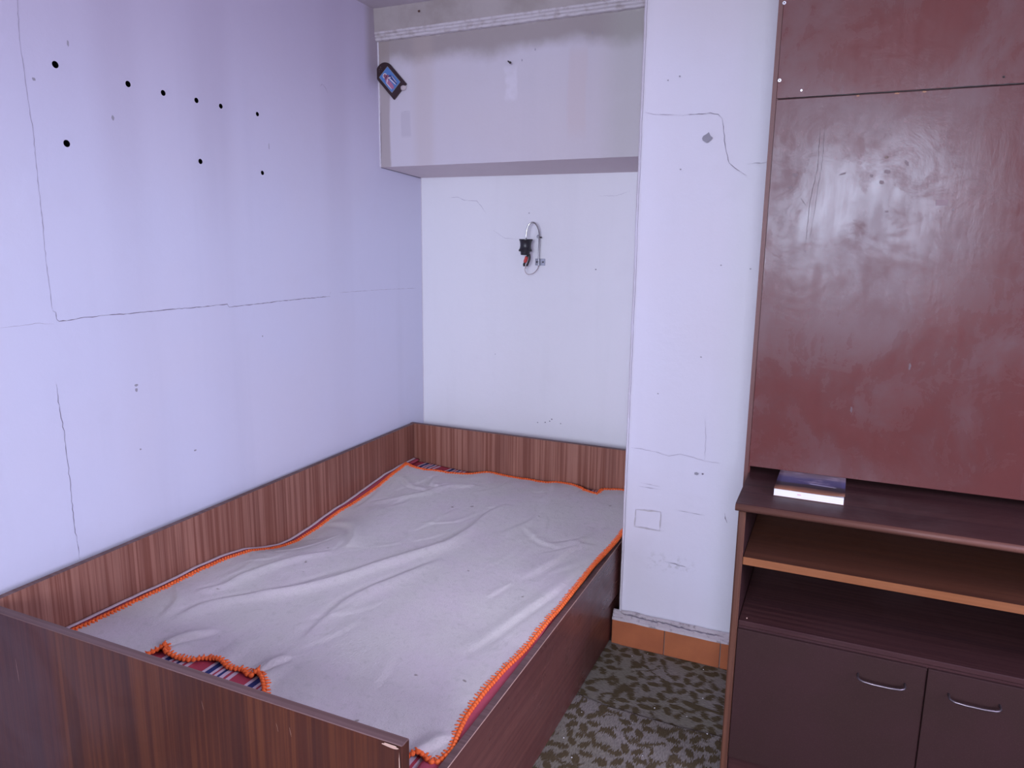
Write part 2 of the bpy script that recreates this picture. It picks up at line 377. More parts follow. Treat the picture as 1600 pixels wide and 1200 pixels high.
wall_left.data = nm; nm.name = 'wall_left'
bpy.data.objects.remove(cut); struct(wall_left)
for p in nm.polygons:
    c_ = p.center
    if XL-.11 < c_.x < XL-.0005 and 1.4 < c_.y < 2.3 and 1.8 < c_.z < 2.1: p.material_index = 1
# paler chipped paint ring around each hole
for y, z, r in HOLES:
    bm = bmesh.new(); n = 20; A = []; B = []
    for k in range(n):
        t = k*2*math.pi/n; q = 1.28+random.uniform(0, .10)
        A.append(bm.verts.new((XL+.0004, y+math.cos(t)*r*1.15, z+math.sin(t)*r*1.15))); B.append(bm.verts.new((XL+.0004, y+math.cos(t)*r*q, z+math.sin(t)*r*q)))
    for k in range(n): bm.faces.new((A[k], B[k], B[(k+1) % n], A[(k+1) % n]))
    finish('chipped_rim', bm, plain('chip', (.62, .58, .70), .6) if 'chip' not in bpy.data.materials else bpy.data.materials['chip'], wall_left)

def wallbox(name, *a, mat): bm = bmesh.new(); bx(bm, *a); return struct(finish(name, bm, M[mat]))
wall_back = wallbox('wall_back', XL, XC+.1, YA, YA+.12, -.05, ZC+.1, mat='wall_alc')
# column with softly uneven, rounded corner
bm = bmesh.new(); foot = []
for k in range(7):
    t = k/6*math.pi/2; foot.append((XC+.010*(1-math.sin(t)), YC+.010*(1-math.cos(t))))
foot += [(XR, YC), (XR, YA+.12), (XC, YA+.12)]
foot = [(XC, YC+.010)]+foot[1:] if False else foot[::-1]
n = len(foot); rows = []
NZ = 66
for i in range(NZ+1):
    z = .118+(ZC+.1-.118)*i/NZ
    row = []
    for (x, y) in foot:
        d = 0
        if x < XC+.03 and y < YC+.02: d = .0035*noise.noise(Vector((0, 0, z*3.1)))+.0016*noise.noise(Vector((5, 0, z*17)))
        row.append(bm.verts.new((x+d, y, z)))
    rows.append(row)
for a, b in zip(rows, rows[1:]):
    for k in range(n): bm.faces.new((a[k], a[(k+1) % n], b[(k+1) % n], b[k]))
bm.faces.new(rows[0][::-1]); bm.faces.new(rows[-1])
column = finish('wall_column', bm, M['column']); struct(column)
for p in column.data.polygons: p.use_smooth = True
column.data.set_sharp_from_angle(angle=math.radians(35))
bm = bmesh.new(); bx(bm, XC+.012, XR, YC+.006, YC+.3, 0, .118); struct(finish('wall_column_foot', bm, M['grout']))

# beam over the alcove (its underside slopes a little) with a plain upper band and ribbed cornice
bm = bmesh.new(); xr = XC+.05
vs = [bm.verts.new(v) for v in ((XL, YB, 1.943), (xr, YB, 1.951), (xr, YA, 1.924), (XL, YA, 1.924), (XL, YB, ZC), (xr, YB, ZC), (xr, YA, ZC), (XL, YA, ZC))]
for f in ((0, 3, 2, 1), (4, 5, 6, 7), (0, 1, 5, 4), (1, 2, 6, 5), (2, 3, 7, 6), (3, 0, 4, 7)): bm.faces.new([vs[i] for i in f])
beam = finish('wall_beam', bm, M['beam']); beam.data.materials.append(M['beam_low']); struct(beam)
for p in beam.data.polygons:
    if abs(p.normal.z) > .9 and p.center.z < 2.2: p.material_index = 1
bm = bmesh.new()
vs = [bm.verts.new(v) for v in ((XL, YB-.024, 2.535), (xr, YB-.024, 2.550), (xr, YB+.01, 2.550), (XL, YB+.01, 2.535), (XL, YB-.030, ZC), (xr, YB-.030, ZC), (xr, YB+.01, ZC), (XL, YB+.01, ZC))]
for f in ((0, 3, 2, 1), (4, 5, 6, 7), (0, 1, 5, 4), (1, 2, 6, 5), (2, 3, 7, 6), (3, 0, 4, 7)): bm.faces.new([vs[i] for i in f])
band = finish('trim_1', bm, M['cornice_band']); struct(band)
# ribs of the cornice: three half-round beads with a broken lower edge
bm = bmesh.new(); prof = []
for k, (zc, rr, py) in enumerate(((2.531, .0065, .020), (2.518, .0060, .017), (2.5045, .0070, .014))):
    for j in range(7):
        t = math.pi/2-j*math.pi/6; prof.append((-(py+rr*math.cos(t)), zc+rr*math.sin(t)))
NX = 110; rows = []
for i in range(NX+1):
    x = XL+(xr-XL)*i/NX; row = [bm.verts.new((x, YB+.002, 2.539+.014*i/NX))]
    for j, (py, pz) in enumerate(prof):
        rag = (j > 16)*.004*noise.noise(Vector((x*26, 3, 0)))+.0010*noise.noise(Vector((x*60, j, 0)))
        row.append(bm.verts.new((x, YB+py+rag, pz+rag+.014*i/NX)))
    row.append(bm.verts.new((x, YB+.002, 2.4965+.014*i/NX+.003*noise.noise(Vector((x*30, 9, 0)))))); rows.append(row)
for a, b in zip(rows, rows[1:]):
    for k in range(len(a)-1): bm.faces.new((a[k], b[k], b[k+1], a[k+1]))
struct(finish('trim_2', bm, M['cornice'], smooth=True))
# cracked filler line running down the corner of beam and left wall, and along corner of the alcove
bm = bmesh.new(); tube(bm, [(XL+.002+.002*noise.noise(Vector((0, 1, i*.9))), YB-.002+.002*noise.noise(Vector((4, 1, i*.7))), 1.945+(2.497-1.945)*i/60) for i in range(61)], [.0035+.0025*abs(noise.noise(Vector((8, 0, i*.8)))) for i in range(61)], 6); finish('corner_filler', bm, M['lip'] if False else plain('pale_filler', (.66, .62, .68), .7), beam)
bm = bmesh.new(); tube(bm, [(XL+.001, YA-.001, .62+i*(1.924-.62)/50) for i in range(51)], [.0026+.0012*noise.noise(Vector((2, 0, i*.8))) for i in range(51)], 6); finish('corner_filler', bm, bpy.data.materials['pale_filler'], wall_back)
crack(beam, [(XL+.006, 1.9441), (XL+.008, 2.2)], 'y', YB-.0012, .0014, 'crack', .001, seed=3)
bm = bmesh.new(); tube(bm, [(XL+.003, YB+.003, 1.9425), (XL+.003, YA-.01, 1.9235)], .0022, 5); finish('corner_crack', bm, M['crack'], beam)

ceiling = wallbox('ceiling', XL-.12, XR+.12, YF-.12, YA+.12, ZC, ZC+.12, mat='ceiling')
floor = wallbox('floor', XL-.12, XR+.12, YF-.12, YA+.12, -.1, 0, mat='floor')

# the wall behind the camera and the right wall, each with a window opening, the right one invented for its light
def holed_wall(name, axis, val, thick, a0, a1, b0, b1, mat):
    lo, hi = (XL-.12, XR+.12) if axis == 'y' else (YF, YA+.12)
    bm = bmesh.new()
    for (s0, s1, z0, z1) in ((lo, a0, -.05, ZC+.1), (a1, hi, -.05, ZC+.1), (a0, a1, -.05, b0), (a0, a1, b1, ZC+.1)):
        if axis == 'y': bx(bm, s0, s1, val-thick, val, z0, z1)
        else: bx(bm, val, val+thick, s0, s1, z0, z1)
    return struct(finish(name, bm, M[mat]))
holed_wall('wall_front', 'y', YF, .12, -.85, .81, 1.20, 2.53, 'wall_alc')
holed_wall('wall_right', 'x', XR, .12, -.10+.25, 1.55, 1.0, 2.4, 'wall_alc')
def window(name, axis, val, a0, a1, b0, b1):
    f = lambda a, d, z: (a, d, z) if axis == 'y' else (d, a, z)
    def b(bm, a, c, z0, z1, d0, d1):
        p, q = f(a, d0, z0), f(c, d1, z1); bx(bm, min(p[0], q[0]), max(p[0], q[0]), min(p[1], q[1]), max(p[1], q[1]), z0, z1)
    d0, d1 = (val-.10, val-.05) if axis == 'y' else (val+.05, val+.10); mid = (a0+a1)/2
    bm = bmesh.new()
    for (a, c, z0, z1) in ((a0, a0+.05, b0, b1), (a1-.05, a1, b0, b1), (a0+.05, a1-.05, b0, b0+.05), (a0+.05, a1-.05, b1-.05, b1), (mid-.03, mid+.03, b0+.05, b1-.05)): b(bm, a, c, z0, z1, d0, d1)
    w = struct(finish(name, bm, M['frame_white']))
    for a, c in ((a0+.05, mid-.03), (mid+.03, a1-.05)):
        bm = bmesh.new(); b(bm, a, c, b0+.05, b1-.05, (d0+d1)/2-.003, (d0+d1)/2+.003); finish('pane', bm, M['glass'], w)
window('window_1', 'y', YF, -.85, .81, 1.20, 2.53)
window('added_window_2', 'x', XR, -.10+.25, 1.55, 1.0, 2.4)  # unseen window, added to go with the side fill lamp

# cracks and marks
CR1 = [(1.378, 2.613), (1.378, 2.213), (1.372, 2.117), (1.376, 2.005), (1.383, 1.874), (1.382, 1.739), (1.383, 1.652), (1.381, 1.582), (1.38, 1.526), (1.382, 1.476), (1.383, 1.43), (1.384, 1.394), (1.393, 1.388), (1.393, 1.369), (1.4, 1.361), (1.423, 1.361), (1.465, 1.365), (1.545, 1.366), (1.636, 1.364), (1.774, 1.366), (1.937, 1.364), (2.042, 1.366), (2.05, 1.354), (2.188, 1.356), (2.407, 1.359), (2.641, 1.358)]
e = .0006
crack(wall_left, CR1[:12], 'x', XL+e, .0016, 'crack_soft', .0015, seed=1); crack(wall_left, CR1[11:], 'x', XL+e, .0024, 'crack', .001, seed=2)
crack(wall_left, [(2.705, 1.371), (3.004, 1.367), (3.357, 1.358)], 'x', XL+e, .0014, 'crack_soft', .001)
crack(wall_left, [(1.235, 1.359), (1.286, 1.359), (1.331, 1.362), (1.384, 1.355)], 'x', XL+e, .0016, 'crack_soft', .001)
crack(wall_left, [(1.372, 1.182), (1.374, 1.105), (1.381, 1.027), (1.381, 0.948), (1.382, 0.848), (1.381, 0.747), (1.385, 0.684), (1.386, 0.634)], 'x', XL+e, .0018, 'crack', .002)
crack(wall_left, [(2.637, 1.367), (2.646, 1.378)], 'x', XL+e, .0014, 'crack', .0005)
crack(wall_left, [(2.621, 2.227), (2.632, 2.237), (2.642, 2.235), (2.658, 2.226), (2.67, 2.205)], 'x', XL+e, .0016, 'crack', .0003, name='stray_hair')
for a, b, ra, rb in ((1.635, 1.133, .006, .004), (1.634, 1.118, .005, .006), (2.213, 1.229, .003, .003), (1.51, 2.136, .003, .009), (1.633, 1.955, .005, .007), (1.40, 2.02, .005, .004), (1.63, .92, .004, .003), (1.85, .86, .006, .003), (2.3, 1.95, .002, .012)):
    spot(wall_left, a, b, ra, rb, 'x', XL+e)
yc = YC-e
crack(column, [(-0.697, 2.06), (-0.662, 2.049), (-0.606, 2.046), (-0.561, 2.04)], 'y', yc, .0013, 'crack_soft', .001, seed=6)
crack(column, [(-0.561, 2.04), (-0.523, 2.042), (-0.468, 2.044), (-0.442, 2.038), (-0.429, 2.024), (-0.422, 1.997), (-0.416, 1.95), (-0.407, 1.913), (-0.395, 1.876), (-0.366, 1.853), (-0.333, 1.832)], 'y', yc, .0016, 'crack', .0015, seed=5)
crack(column, [(-0.335, 1.871), (-0.31, 1.874), (-0.289, 1.872), (-0.269, 1.877)], 'y', yc, .0014, 'crack', .001)
crack(column, [(-0.695, 0.829), (-0.651, 0.829), (-0.599, 0.824), (-0.547, 0.814), (-0.505, 0.828), (-0.463, 0.822), (-0.414, 0.812), (-0.357, 0.811)], 'y', yc, .0014, 'crack_soft', .0015)
crack(column, [(-0.423, 0.973), (-0.415, 0.91), (-0.414, 0.816)], 'y', yc, .0013, 'crack_soft', .0015)
crack(column, [(-0.329, 0.624), (-0.326, 0.603), (-0.318, 0.587)], 'y', yc, .004, 'crack', .001, name='scuff')
crack(column, [(-0.649, 0.694), (-0.575, 0.689)], 'y', yc, .0015, 'crack_soft', .0006); crack(column, [(-0.657, 0.679), (-0.57, 0.677)], 'y', yc, .0015, 'crack_soft', .0006)
crack(column, [(-.50, .605), (-.40, .602)], 'y', yc, .0015, 'mark', .0006); crack(column, [(-.54, .39), (-.46, .383)], 'y', yc, .003, 'mark', .002)
spot(column, -.474, 1.962, .0155, .016, 'y', yc, seed=3); spot(column, -.44, .76, .008, .006, 'y', yc); spot(column, -.418, .762, .004, .003, 'y', yc, 'crack')
for a, b in ((-.60, 1.05), (-.40, 1.53), (-.56, 1.86), (-.45, 1.20), (-.30, 1.52), (-.62, 2.16), (-.58, 2.17)): spot(column, a, b, .003, .0022, 'y', yc)
T = [(-0.665, 0.582), (-0.567, 0.588), (-0.566, 0.51), (-0.667, 0.511)]
gum = plain('old_tape_gum', (.56, .51, .54), .7)
for a, b in zip(T, T[1:]+T[:1]):
    o_ = crack(column, [a, b], 'y', yc, .0065, 'mark', .0012, name='tape_residue', seed=int(a[0]*999)); o_.data.materials[0] = gum
ya = YA-e
crack(wall_back, [(-1.896, 1.822), (-1.837, 1.824), (-1.8, 1.808), (-1.73, 1.804), (-1.705, 1.779), (-1.676, 1.741)], 'y', ya, .0014, 'crack_soft', .001)
crack(wall_back, [(-1.64, 1.66), (-1.57, 1.62), (-1.50, 1.617)], 'y', ya, .0012, 'crack_soft', .001); crack(wall_back, [(-1.09, 1.82), (-1.0, 1.82), (-.94, 1.84)], 'y', ya, .0012, 'crack_soft', .001)
for a, b, r in ((-1.299, .717, .004), (-1.334, .697, .0035), (-1.31, .706, .0035), (-1.376, .692, .003), (-1.091, 1.478, .0035), (-1.442, 1.743, .003), (-1.25, .70, .003), (-1.62, 1.03, .002)): spot(wall_back, a, b, r, r*.8, 'y', ya, 'crack')
crack(beam, [(-1.925, 2.185), (-1.885, 2.188)], 'y', YB-.001, .002, 'mark', .0004)
for a, b in ((-1.27, 2.398), (-1.33, 2.36), (-1.02, 2.44)): spot(beam, a, b, .0025, .005, 'y', YB-.001, 'mark')
spot(beam, -1.815, 2.597, .006, .005, 'y', YB-.0325, 'smudge')

# nail in the beam
t = thing('nail', (-1.386, YB, 2.355), 'small dark bent nail sticking out of the beam above the alcove', 'nail')
bm = bmesh.new(); tube(bm, [(-1.397, YB+.004, 2.363), (-1.388, YB-.012, 2.357), (-1.374, YB-.026, 2.349)], .0030, 8); finish('shank', bm, M['dark'], t)
bm = bmesh.new(); tube(bm, [(-1.374, YB-.0255, 2.349), (-1.3728, YB-.0275, 2.3482)], .0052, 10); finish('head', bm, M['dark'], t)

# terracotta skirting tiles under the column, with a ragged plaster lip above
bb = bmesh.new(); bx(bb, XC-.004, .9, YC-.004, YC+.01, 0, .104); bbo = struct(finish('baseboard_column', bb, M['grout']))
xs = -.736
first = None
for k in range(7):
    if first is None:
        bm = bmesh.new(); bx(bm, 0, .2115, 0, .012, 0, .108)
        bmesh.ops.bevel(bm, geom=bm.edges[:], offset=.0015, segments=1, affect='EDGES')
        me = bpy.data.meshes.new('tile'); bmesh.ops.recalc_face_normals(bm, faces=bm.faces); bm.to_mesh(me); bm.free(); me.materials.append(M['tile']); first = me
    o = link('tile', first, None, bbo, (xs+k*.2145, YC-.016, .001+.0015*(k % 2)))
bm = bmesh.new(); rows = []
NX = 120
for i in range(NX+1):
    x = XC-.020+(.3-XC+.02)*i/NX; a = noise.noise(Vector((x*13, 0, 0))); b = noise.noise(Vector((x*30, 5, 0)))
    zt = .143+.006*a; P_ = [(YC+.004, zt+.004), (YC-.004-.002*b, zt), (YC-.003+.003*b, zt-.010), (YC-.010+.002*a, zt-.013), (YC-.008-.003*b, zt-.019+.002*b), (YC-.018, .119+.004*b), (YC-.019, .110+.003*a), (YC+.004, .107)]
    rows.append([bm.verts.new((x, y, z)) for y, z in P_])
for a, b in zip(rows, rows[1:]):
    for k in range(len(a)-1): bm.faces.new((a[k], b[k], b[k+1], a[k+1]))
finish('plaster_lip', bm, M['lip'], bbo)
crack(bbo, [(-.70, .141), (-.60, .134), (-.52, .139), (-.42, .131), (-.30, .135)], 'y', YC-.0115, .005, 'crack', .003, seed=12)

# carpets
def carpet_obj(name, foot, z0, z1, mat, label):
    bm = bmesh.new(); prism(bm, foot, z0, z1); o = finish(name, bm, M[mat], bevel=.002, seg=1, origin=(foot[0][0], foot[0][1], z0)); return tag(o, label, 'carpet')
carpet_obj('carpet', [(XL+.01, 2.0), (1.9, 2.0), (1.9, 2.675), (-.70, 2.675), (-.70, 2.69), (XL+.01, 2.69)], .0005, .007, 'carpet', 'brown and grey flower-patterned carpet strip along the foot of the column tiles')
front = [(XL+.01, YF+.02), (1.9, YF+.02), (1.9, 2.30), (-.24, 2.257), (-.375, 2.248), (-.622, 2.254), (-.775, 2.285), (XL+.01, 2.30)]
carpet_obj('carpet', front, .0072, .0135, 'carpet2', 'grey-brown leaf-patterned carpet lying in front, its edge overlapping the rear strip')
bm = bmesh.new()
for (x, y) in ((-0.58, 2.654), (-0.631, 2.61), (-0.36, 2.635), (-0.694, 2.182), (-0.704, 2.03), (-0.473, 2.321), (-0.362, 2.322), (-0.281, 2.249), (-0.449, 2.055), (-0.649, 1.952), (-.52, 2.20), (-.33, 2.45)):
    z = .0145 if y < 2.26 else .008; r = random.uniform(.0015, .003)
    ret = bmesh.ops.create_icosphere(bm, subdivisions=1, radius=r); 
    for v in ret['verts']: v.co = Vector((v.co.x*random.uniform(.6, 1.6)+x, v.co.y*random.uniform(.6, 1.6)+y, v.co.z*.6+z+r*.4))
tag(finish('plaster_crumbs', bm, plain('crumb', (.7, .68, .7), .8)), 'tiny white plaster crumbs scattered on the carpet beside the bed', 'debris', kind='stuff')

# ------------------------------------------------------------------ the bed
BX0, BX1 = -2.02, -.728
bed = thing('bed_frame', (-1.37, 2.18, 0), 'brown veneered bed frame with high boards in the corner under the beam', 'bed')
def board(name, foot, z0, z1, mat, edge_top=True, parent=bed, bev=.0015, lip=None):
    bm = bmesh.new(); prism(bm, foot, z0, z1); o = finish(name, bm, M[mat], parent, bevel=bev, seg=1)
    if edge_top:
        o.data.materials.append(M[lip or 'edge'])
        for p in o.data.polygons:
            if p.normal.z > .6: p.material_index = 1
    return o
board('headboard', [(-2.045, 3.262), (-.735, 3.255), (-.735, 3.279), (-2.045, 3.286)], .04, .65, 'veneer')
board('footboard', [(-1.999, 1.058), (-.694, 1.062), (-.694, 1.088), (-1.997, 1.084)], .0142, .65, 'veneer_foot')
board('wall_side_board', [(-2.006, 1.086), (-1.985, 1.086), (-2.020, 3.261), (-2.042, 3.261)], .04, .649, 'veneer')
board('side_rail', [(-.750, 1.0895), (BX1, 1.0895), (BX1, 3.254), (-.750, 3.254)], .205, .42, 'veneer_rail')
board('lower_panel', [(-.762, 1.0895), (-.744, 1.0895), (-.744, 3.254), (-.762, 3.254)], .0142, .204, 'veneer_rail', False)
# pale worn arris along the rail, chips on the footboard corner
bm = bmesh.new(); tube(bm, [(BX1-.0005, 1.09+i*.04, .4197) for i in range(54)], [.0011+.0007*abs(noise.noise(Vector((i*.9, 0, 0)))) for i in range(54)], 5); finish('worn_edge', bm, M['white_line'], bed)
for (x0, x1, z0, z1) in ((-.735, -.700, .6425, .6507), (-.6995, -.6965, .56, .635)):
    bm = bmesh.new(); vs = []
    for k in range(16):
        t_ = k*math.pi/8; q = 1+random.uniform(-.25, .25); vs.append(bm.verts.new(((x0+x1)/2+math.cos(t_)*(x1-x0)/2*q, 1.0607, (z0+z1)/2+math.sin(t_)*(z1-z0)/2*q)))
    for v in vs: v.co.y = 1.0573
    bm.faces.new(vs); finish('chip', bm, M['white_line'], bed)
for (x, z, l) in ((-1.93, .60, .05), (-1.21, .59, .02), (-1.86, .50, .07), (-1.0, .60, .018), (-.965, .60, .02)):
    crack(bed, [(x, z+l/2), (x+.004, z-l/2)], 'y', 1.0560 if False else 1.0574, .0012, 'white_line', .0006, name='scratch', seed=int(x*100))
bm = bmesh.new(); prism(bm, [(-1.98, 1.092), (-.766, 1.092), (-.766, 3.25), (-2.01, 3.25)], .13, .15); finish('slat_base', bm, M['cab_in'], bed)

# --- surface of the bedding
ZL = [(1.10, .474), (1.29, .474), (1.475, .469), (1.62, .462), (1.754, .462), (1.871, .456), (1.981, .440), (2.097, .402), (2.168, .385), (2.244, .377), (2.365, .386), (2.541, .408), (2.635, .413), (2.839, .437), (2.949, .450), (3.096, .456), (3.26, .456)]
ZR = [(1.10, .400), (1.30, .408), (1.85, .410), (2.0, .424), (2.2, .434), (2.6, .440), (3.0, .452), (3.26, .452)]
def sm(t): t = max(0, min(1, t)); return t*t*(3-2*t)
def Zb(x, y):
    u = (x+2.0)/1.25; zl = interp(ZL, y); zr = interp(ZR, y); zm = .452+.008*math.sin((y-1.1)/2.1*math.pi)-.012*sm((y-2.7)/.5)
    if u < .5: z = zl+(zm-zl)*sm(u/.30)
    else: z = zm+(zr-zm)*sm((u-.60)/.40)
    return z
FOLDS = [  # (points, height, width, side bias)
 ([(-1.28, 2.82), (-1.3, 2.655), (-1.289, 2.51), (-1.298, 2.32), (-1.359, 2.174), (-1.431, 2.013), (-1.493, 1.879), (-1.579, 1.755), (-1.654, 1.69)], .020, .030, 1),
 ([(-1.512, 3.031), (-1.637, 2.928), (-1.682, 2.774), (-1.765, 2.695), (-1.874, 2.651)], .013, .028, 1),
 ([(-1.644, 2.074), (-1.742, 1.941), (-1.788, 1.77), (-1.791, 1.689), (-1.837, 1.622)], .016, .026, 1),
 ([(-1.493, 1.95), (-1.593, 1.768), (-1.654, 1.69), (-1.747, 1.569), (-1.758, 1.47)], .013, .030, 1),
 ([(-0.76, 2.589), (-0.788, 2.265), (-0.816, 2.114), (-0.863, 1.93), (-0.914, 1.709)], .008, .026, -1),
 ([(-0.951, 2.154), (-0.965, 2.09), (-0.982, 2.02)], .004, .018, -1),
 ([(-.84, 2.75), (-.87, 2.45), (-.93, 2.2)], .008, .035, -1),
 ([(-1.665, 1.336), (-1.661, 1.365), (-1.634, 1.408), (-1.589, 1.47)], .014, .022, 1),
 ([(-1.245, 2.185), (-1.306, 1.984), (-1.366, 1.779), (-1.341, 1.534)], .010, .03, 1),
 ([(-1.345, 1.35), (-1.33, 1.40), (-1.305, 1.45)], .015, .018, 1),
 ([(-0.822, 1.29), (-0.80, 1.35), (-0.77, 1.41)], .014, .022, 1),
 ([(-1.764, 3.04), (-1.722, 2.917), (-1.649, 2.901)], .010, .02, 1),
 ([(-1.90, 2.95), (-1.80, 2.86), (-1.66, 2.82)], .008, .02, 1),
 ([(-1.93, 2.42), (-1.78, 2.36), (-1.66, 2.22), (-1.62, 2.12)], .012, .035, 1),
 ([(-1.12, 2.95), (-1.10, 2.7), (-1.16, 2.5)], .006, .035, 1),
 ([(-1.10, 2.60), (-1.0, 2.52), (-.90, 2.50)], .005, .025, 1),
 ([(-1.95, 1.62), (-1.85, 1.55), (-1.80, 1.45)], .008, .025, 1),
]
rf = random.Random(21)
for _ in range(34):
    x_, y_ = rf.uniform(-1.92, -.82), rf.uniform(1.4, 3.1); an = rf.gauss(1.25, .35); l_ = rf.uniform(.08, .32)
    FOLDS.append(([(x_, y_), (x_+math.cos(an)*l_*.5+rf.uniform(-.02, .02), y_+math.sin(an)*l_*.5), (x_+math.cos(an+.25)*l_, y_+math.sin(an+.25)*l_)], rf.uniform(.0015, .0042), rf.uniform(.012, .03), rf.choice((1, 1, -1))))
FOLDS = [([(a.x, a.y) for a in catmull([(p[0], p[1], 0) for p in P], 5)], h, w, s) for P, h, w, s in FOLDS]
FB = []
for P, h, w, s in FOLDS:
    xs_ = [p[0] for p in P]; ys_ = [p[1] for p in P]; FB.append((min(xs_)-4*w, max(xs_)+4*w, min(ys_)-4*w, max(ys_)+4*w))
def folds(x, y):
    z = 0
    for (P, h, w, s), bb_ in zip(FOLDS, FB):
        if not (bb_[0] < x < bb_[1] and bb_[2] < y < bb_[3]): continue
        best = 1e9; bs = 0; bt = 0; n_ = len(P)-1
        for i in range(n_):
            ax_, ay_ = P[i]; dx, dy = P[i+1][0]-ax_, P[i+1][1]-ay_; L2 = dx*dx+dy*dy
            t_ = max(0, min(1, ((x-ax_)*dx+(y-ay_)*dy)/L2)); ex, ey = x-ax_-dx*t_, y-ay_-dy*t_; d2 = ex*ex+ey*ey
            if d2 < best: best = d2; bs = dx*ey-dy*ex; bt = (i+t_)/n_
        d = math.sqrt(best)*(1 if bs*s > 0 else -1)/w
        taper = math.sin(math.pi*min(1, max(0, bt)))**.6 if 0 < bt < 1 else 0
        d *= 1.15; prof = math.exp(-(d-.15)**2*(.55 if d > .15 else 14))-.45*math.exp(-(d+.75)**2*5)
        z += h*taper*prof
    return z
def surf(x, y):
    n1 = noise.noise(Vector((x*3.2, y*2.2, 0)))*.0045+noise.noise(Vector((x*9, y*5, 3)))*.0020+noise.noise(Vector((x*26, y*20, 7)))*.0005
    return Zb(x, y)+.006+.85*folds(x, y)+n1*1.15

# mattress, mostly hidden
bm = bmesh.new(); prism(bm, [(-1.975, 1.10), (-.772, 1.10), (-.772, 3.24), (-2.0, 3.24)], .151, .366)
finish('mattress', bm, M['tick'], bed, bevel=.03, seg=3)

# striped sheet
def grid(name, fx, nu, nv, mat, parent=None, origin=None, thick=0):
    bm = bmesh.new(); V = [[bm.verts.new(fx(i/nu, j/nv)) for i in range(nu+1)] for j in range(nv+1)]
    for j in range(nv):
        for i in range(nu): bm.faces.new((V[j][i], V[j][i+1], V[j+1][i+1], V[j+1][i]))
    o = finish(name, bm, mat, parent, smooth=True, origin=origin)
    if thick:
        sd = o.modifiers.new('thick', 'SOLIDIFY'); sd.thickness = thick; sd.offset = -1
    return o
def leftx(y): return -1.987-(y-1.086)/(3.261-1.086)*.035
def sheet(u, v):
    y = 1.093+v*(3.252-1.093); x0 = leftx(y)+.003; x = x0+(-.7525-x0)*u
    z = Zb(x, y)-.006+.002*noise.noise(Vector((x*8, y*8, 1)))
    if u > .985: z -= (u-.985)/.015*.004
    if v > .97: z -= .004*math.sin((v-.97)/.03*math.pi/2)
    return (x, y, z)
sh = tag(grid('sheet', sheet, 120, 160, M['stripe'], None, (-1.37, 1.093, .43), .002), 'red, white and navy striped bed cover showing under the edges of the beige blanket', 'sheet')
def strip(dx0, dx1, h0, h1):
    def f(u, v):
        y = 1.10+v*2.145; x = leftx(y)+.003+dx0+(dx1-dx0)*u; b_ = math.sin(u*math.pi)*.004
        return (x, y, interp(ZL, y)+h0+(h1-h0)*u+b_+.0015*noise.noise(Vector((y*14, dx0*50, 0))))
    return f
grid('hem', strip(0, .018, .006, .008), 5, 160, M['hem'], sh, None, .0015)
grid('red_band', strip(.0175, .040, .0065, .002), 5, 160, M['redband'], sh, None, .0015)
def rstrip(u, v):
    y = 1.12+v*.95; x = -.800+.0480*u; return (x, y, Zb(x, y)+.0005+.003*math.sin(u*math.pi)+.001*noise.noise(Vector((y*15, 1, 0))))
grid('pink_band', rstrip, 6, 90, M['pinkband'], sh, None, .0015)

# blanket
BL = [(3.15, 0), (3.007, 0), (2.937, 0), (2.653, 0), (2.370, 0), (2.248, 0), (2.171, 0), (1.965, 0), (1.726, 0), (1.475, 0), (1.30, 0)]
left = [(-1.995, 3.140), (-1.985, 3.091), (-1.975, 3.0), (-1.963, 2.90), (-1.955, 2.79), (-1.958, 2.65), (-1.962, 2.50), (-1.955, 2.37), (-1.955, 2.25), (-1.957, 2.17), (-1.955, 2.10), (-1.955, 1.965), (-1.958, 1.84), (-1.957, 1.73), (-1.953, 1.60), (-1.950, 1.475), (-1.950, 1.385), (-1.950, 1.31), (-1.955, 1.23), (-1.958, 1.15)]
back = [(-1.995, 3.140), (-1.917, 3.109), (-1.808, 3.115), (-1.653, 3.168), (-1.551, 3.240), (-1.433, 3.231), (-1.259, 3.227), (-1.191, 3.247), (-1.088, 3.214), (-0.969, 3.151), (-0.960, 3.225), (-0.887, 3.240), (-0.760, 3.244)]
right = [(-.760, 3.244), (-.738, 3.10), (-.734, 2.90), (-.733, 2.70), (-.740, 2.56), (-.748, 2.428), (-.749, 2.297), (-.752, 2.113), (-.760, 1.998), (-.766, 1.896), (-.772, 1.806), (-.781, 1.73), (-.785, 1.645), (-.786, 1.566), (-.783, 1.493), (-.770, 1.419), (-.758, 1.367), (-.766, 1.318)]
frnt = [(-1.958, 1.15), (-1.85, 1.16), (-1.72, 1.19), (-1.675, 1.335), (-1.655, 1.345), (-1.637, 1.326), (-1.592, 1.326), (-1.553, 1.334), (-1.528, 1.356), (-1.477, 1.363), (-1.43, 1.351), (-1.387, 1.358), (-1.352, 1.345), (-1.342, 1.366), (-1.275, 1.318), (-1.21, 1.24), (-1.05, 1.21), (-0.92, 1.235), (-0.845, 1.287), (-0.805, 1.322), (-0.782, 1.312), (-0.766, 1.318)]
def resample(P, n):
    P = [Vector((p[0], p[1])) for p in P]
    Q = catmull([(p.x, p.y, 0) for p in P], 8); L = [0]
    for a, b in zip(Q, Q[1:]): L.append(L[-1]+(b-a).length)
    out = []; k = 0
    for i in range(n+1):
        s_ = L[-1]*i/n
        while k < len(L)-2 and L[k+1] < s_: k += 1
        t_ = (s_-L[k])/(L[k+1]-L[k]) if L[k+1] > L[k] else 0; q = Q[k].lerp(Q[k+1], min(1, t_)); out.append((q.x, q.y))
    return out
NU, NV = 190, 280
Fr, Bk, Lf, Rg = resample(frnt, NU), resample(back, NU), resample(left[::-1], NV), resample(right[::-1], NV)
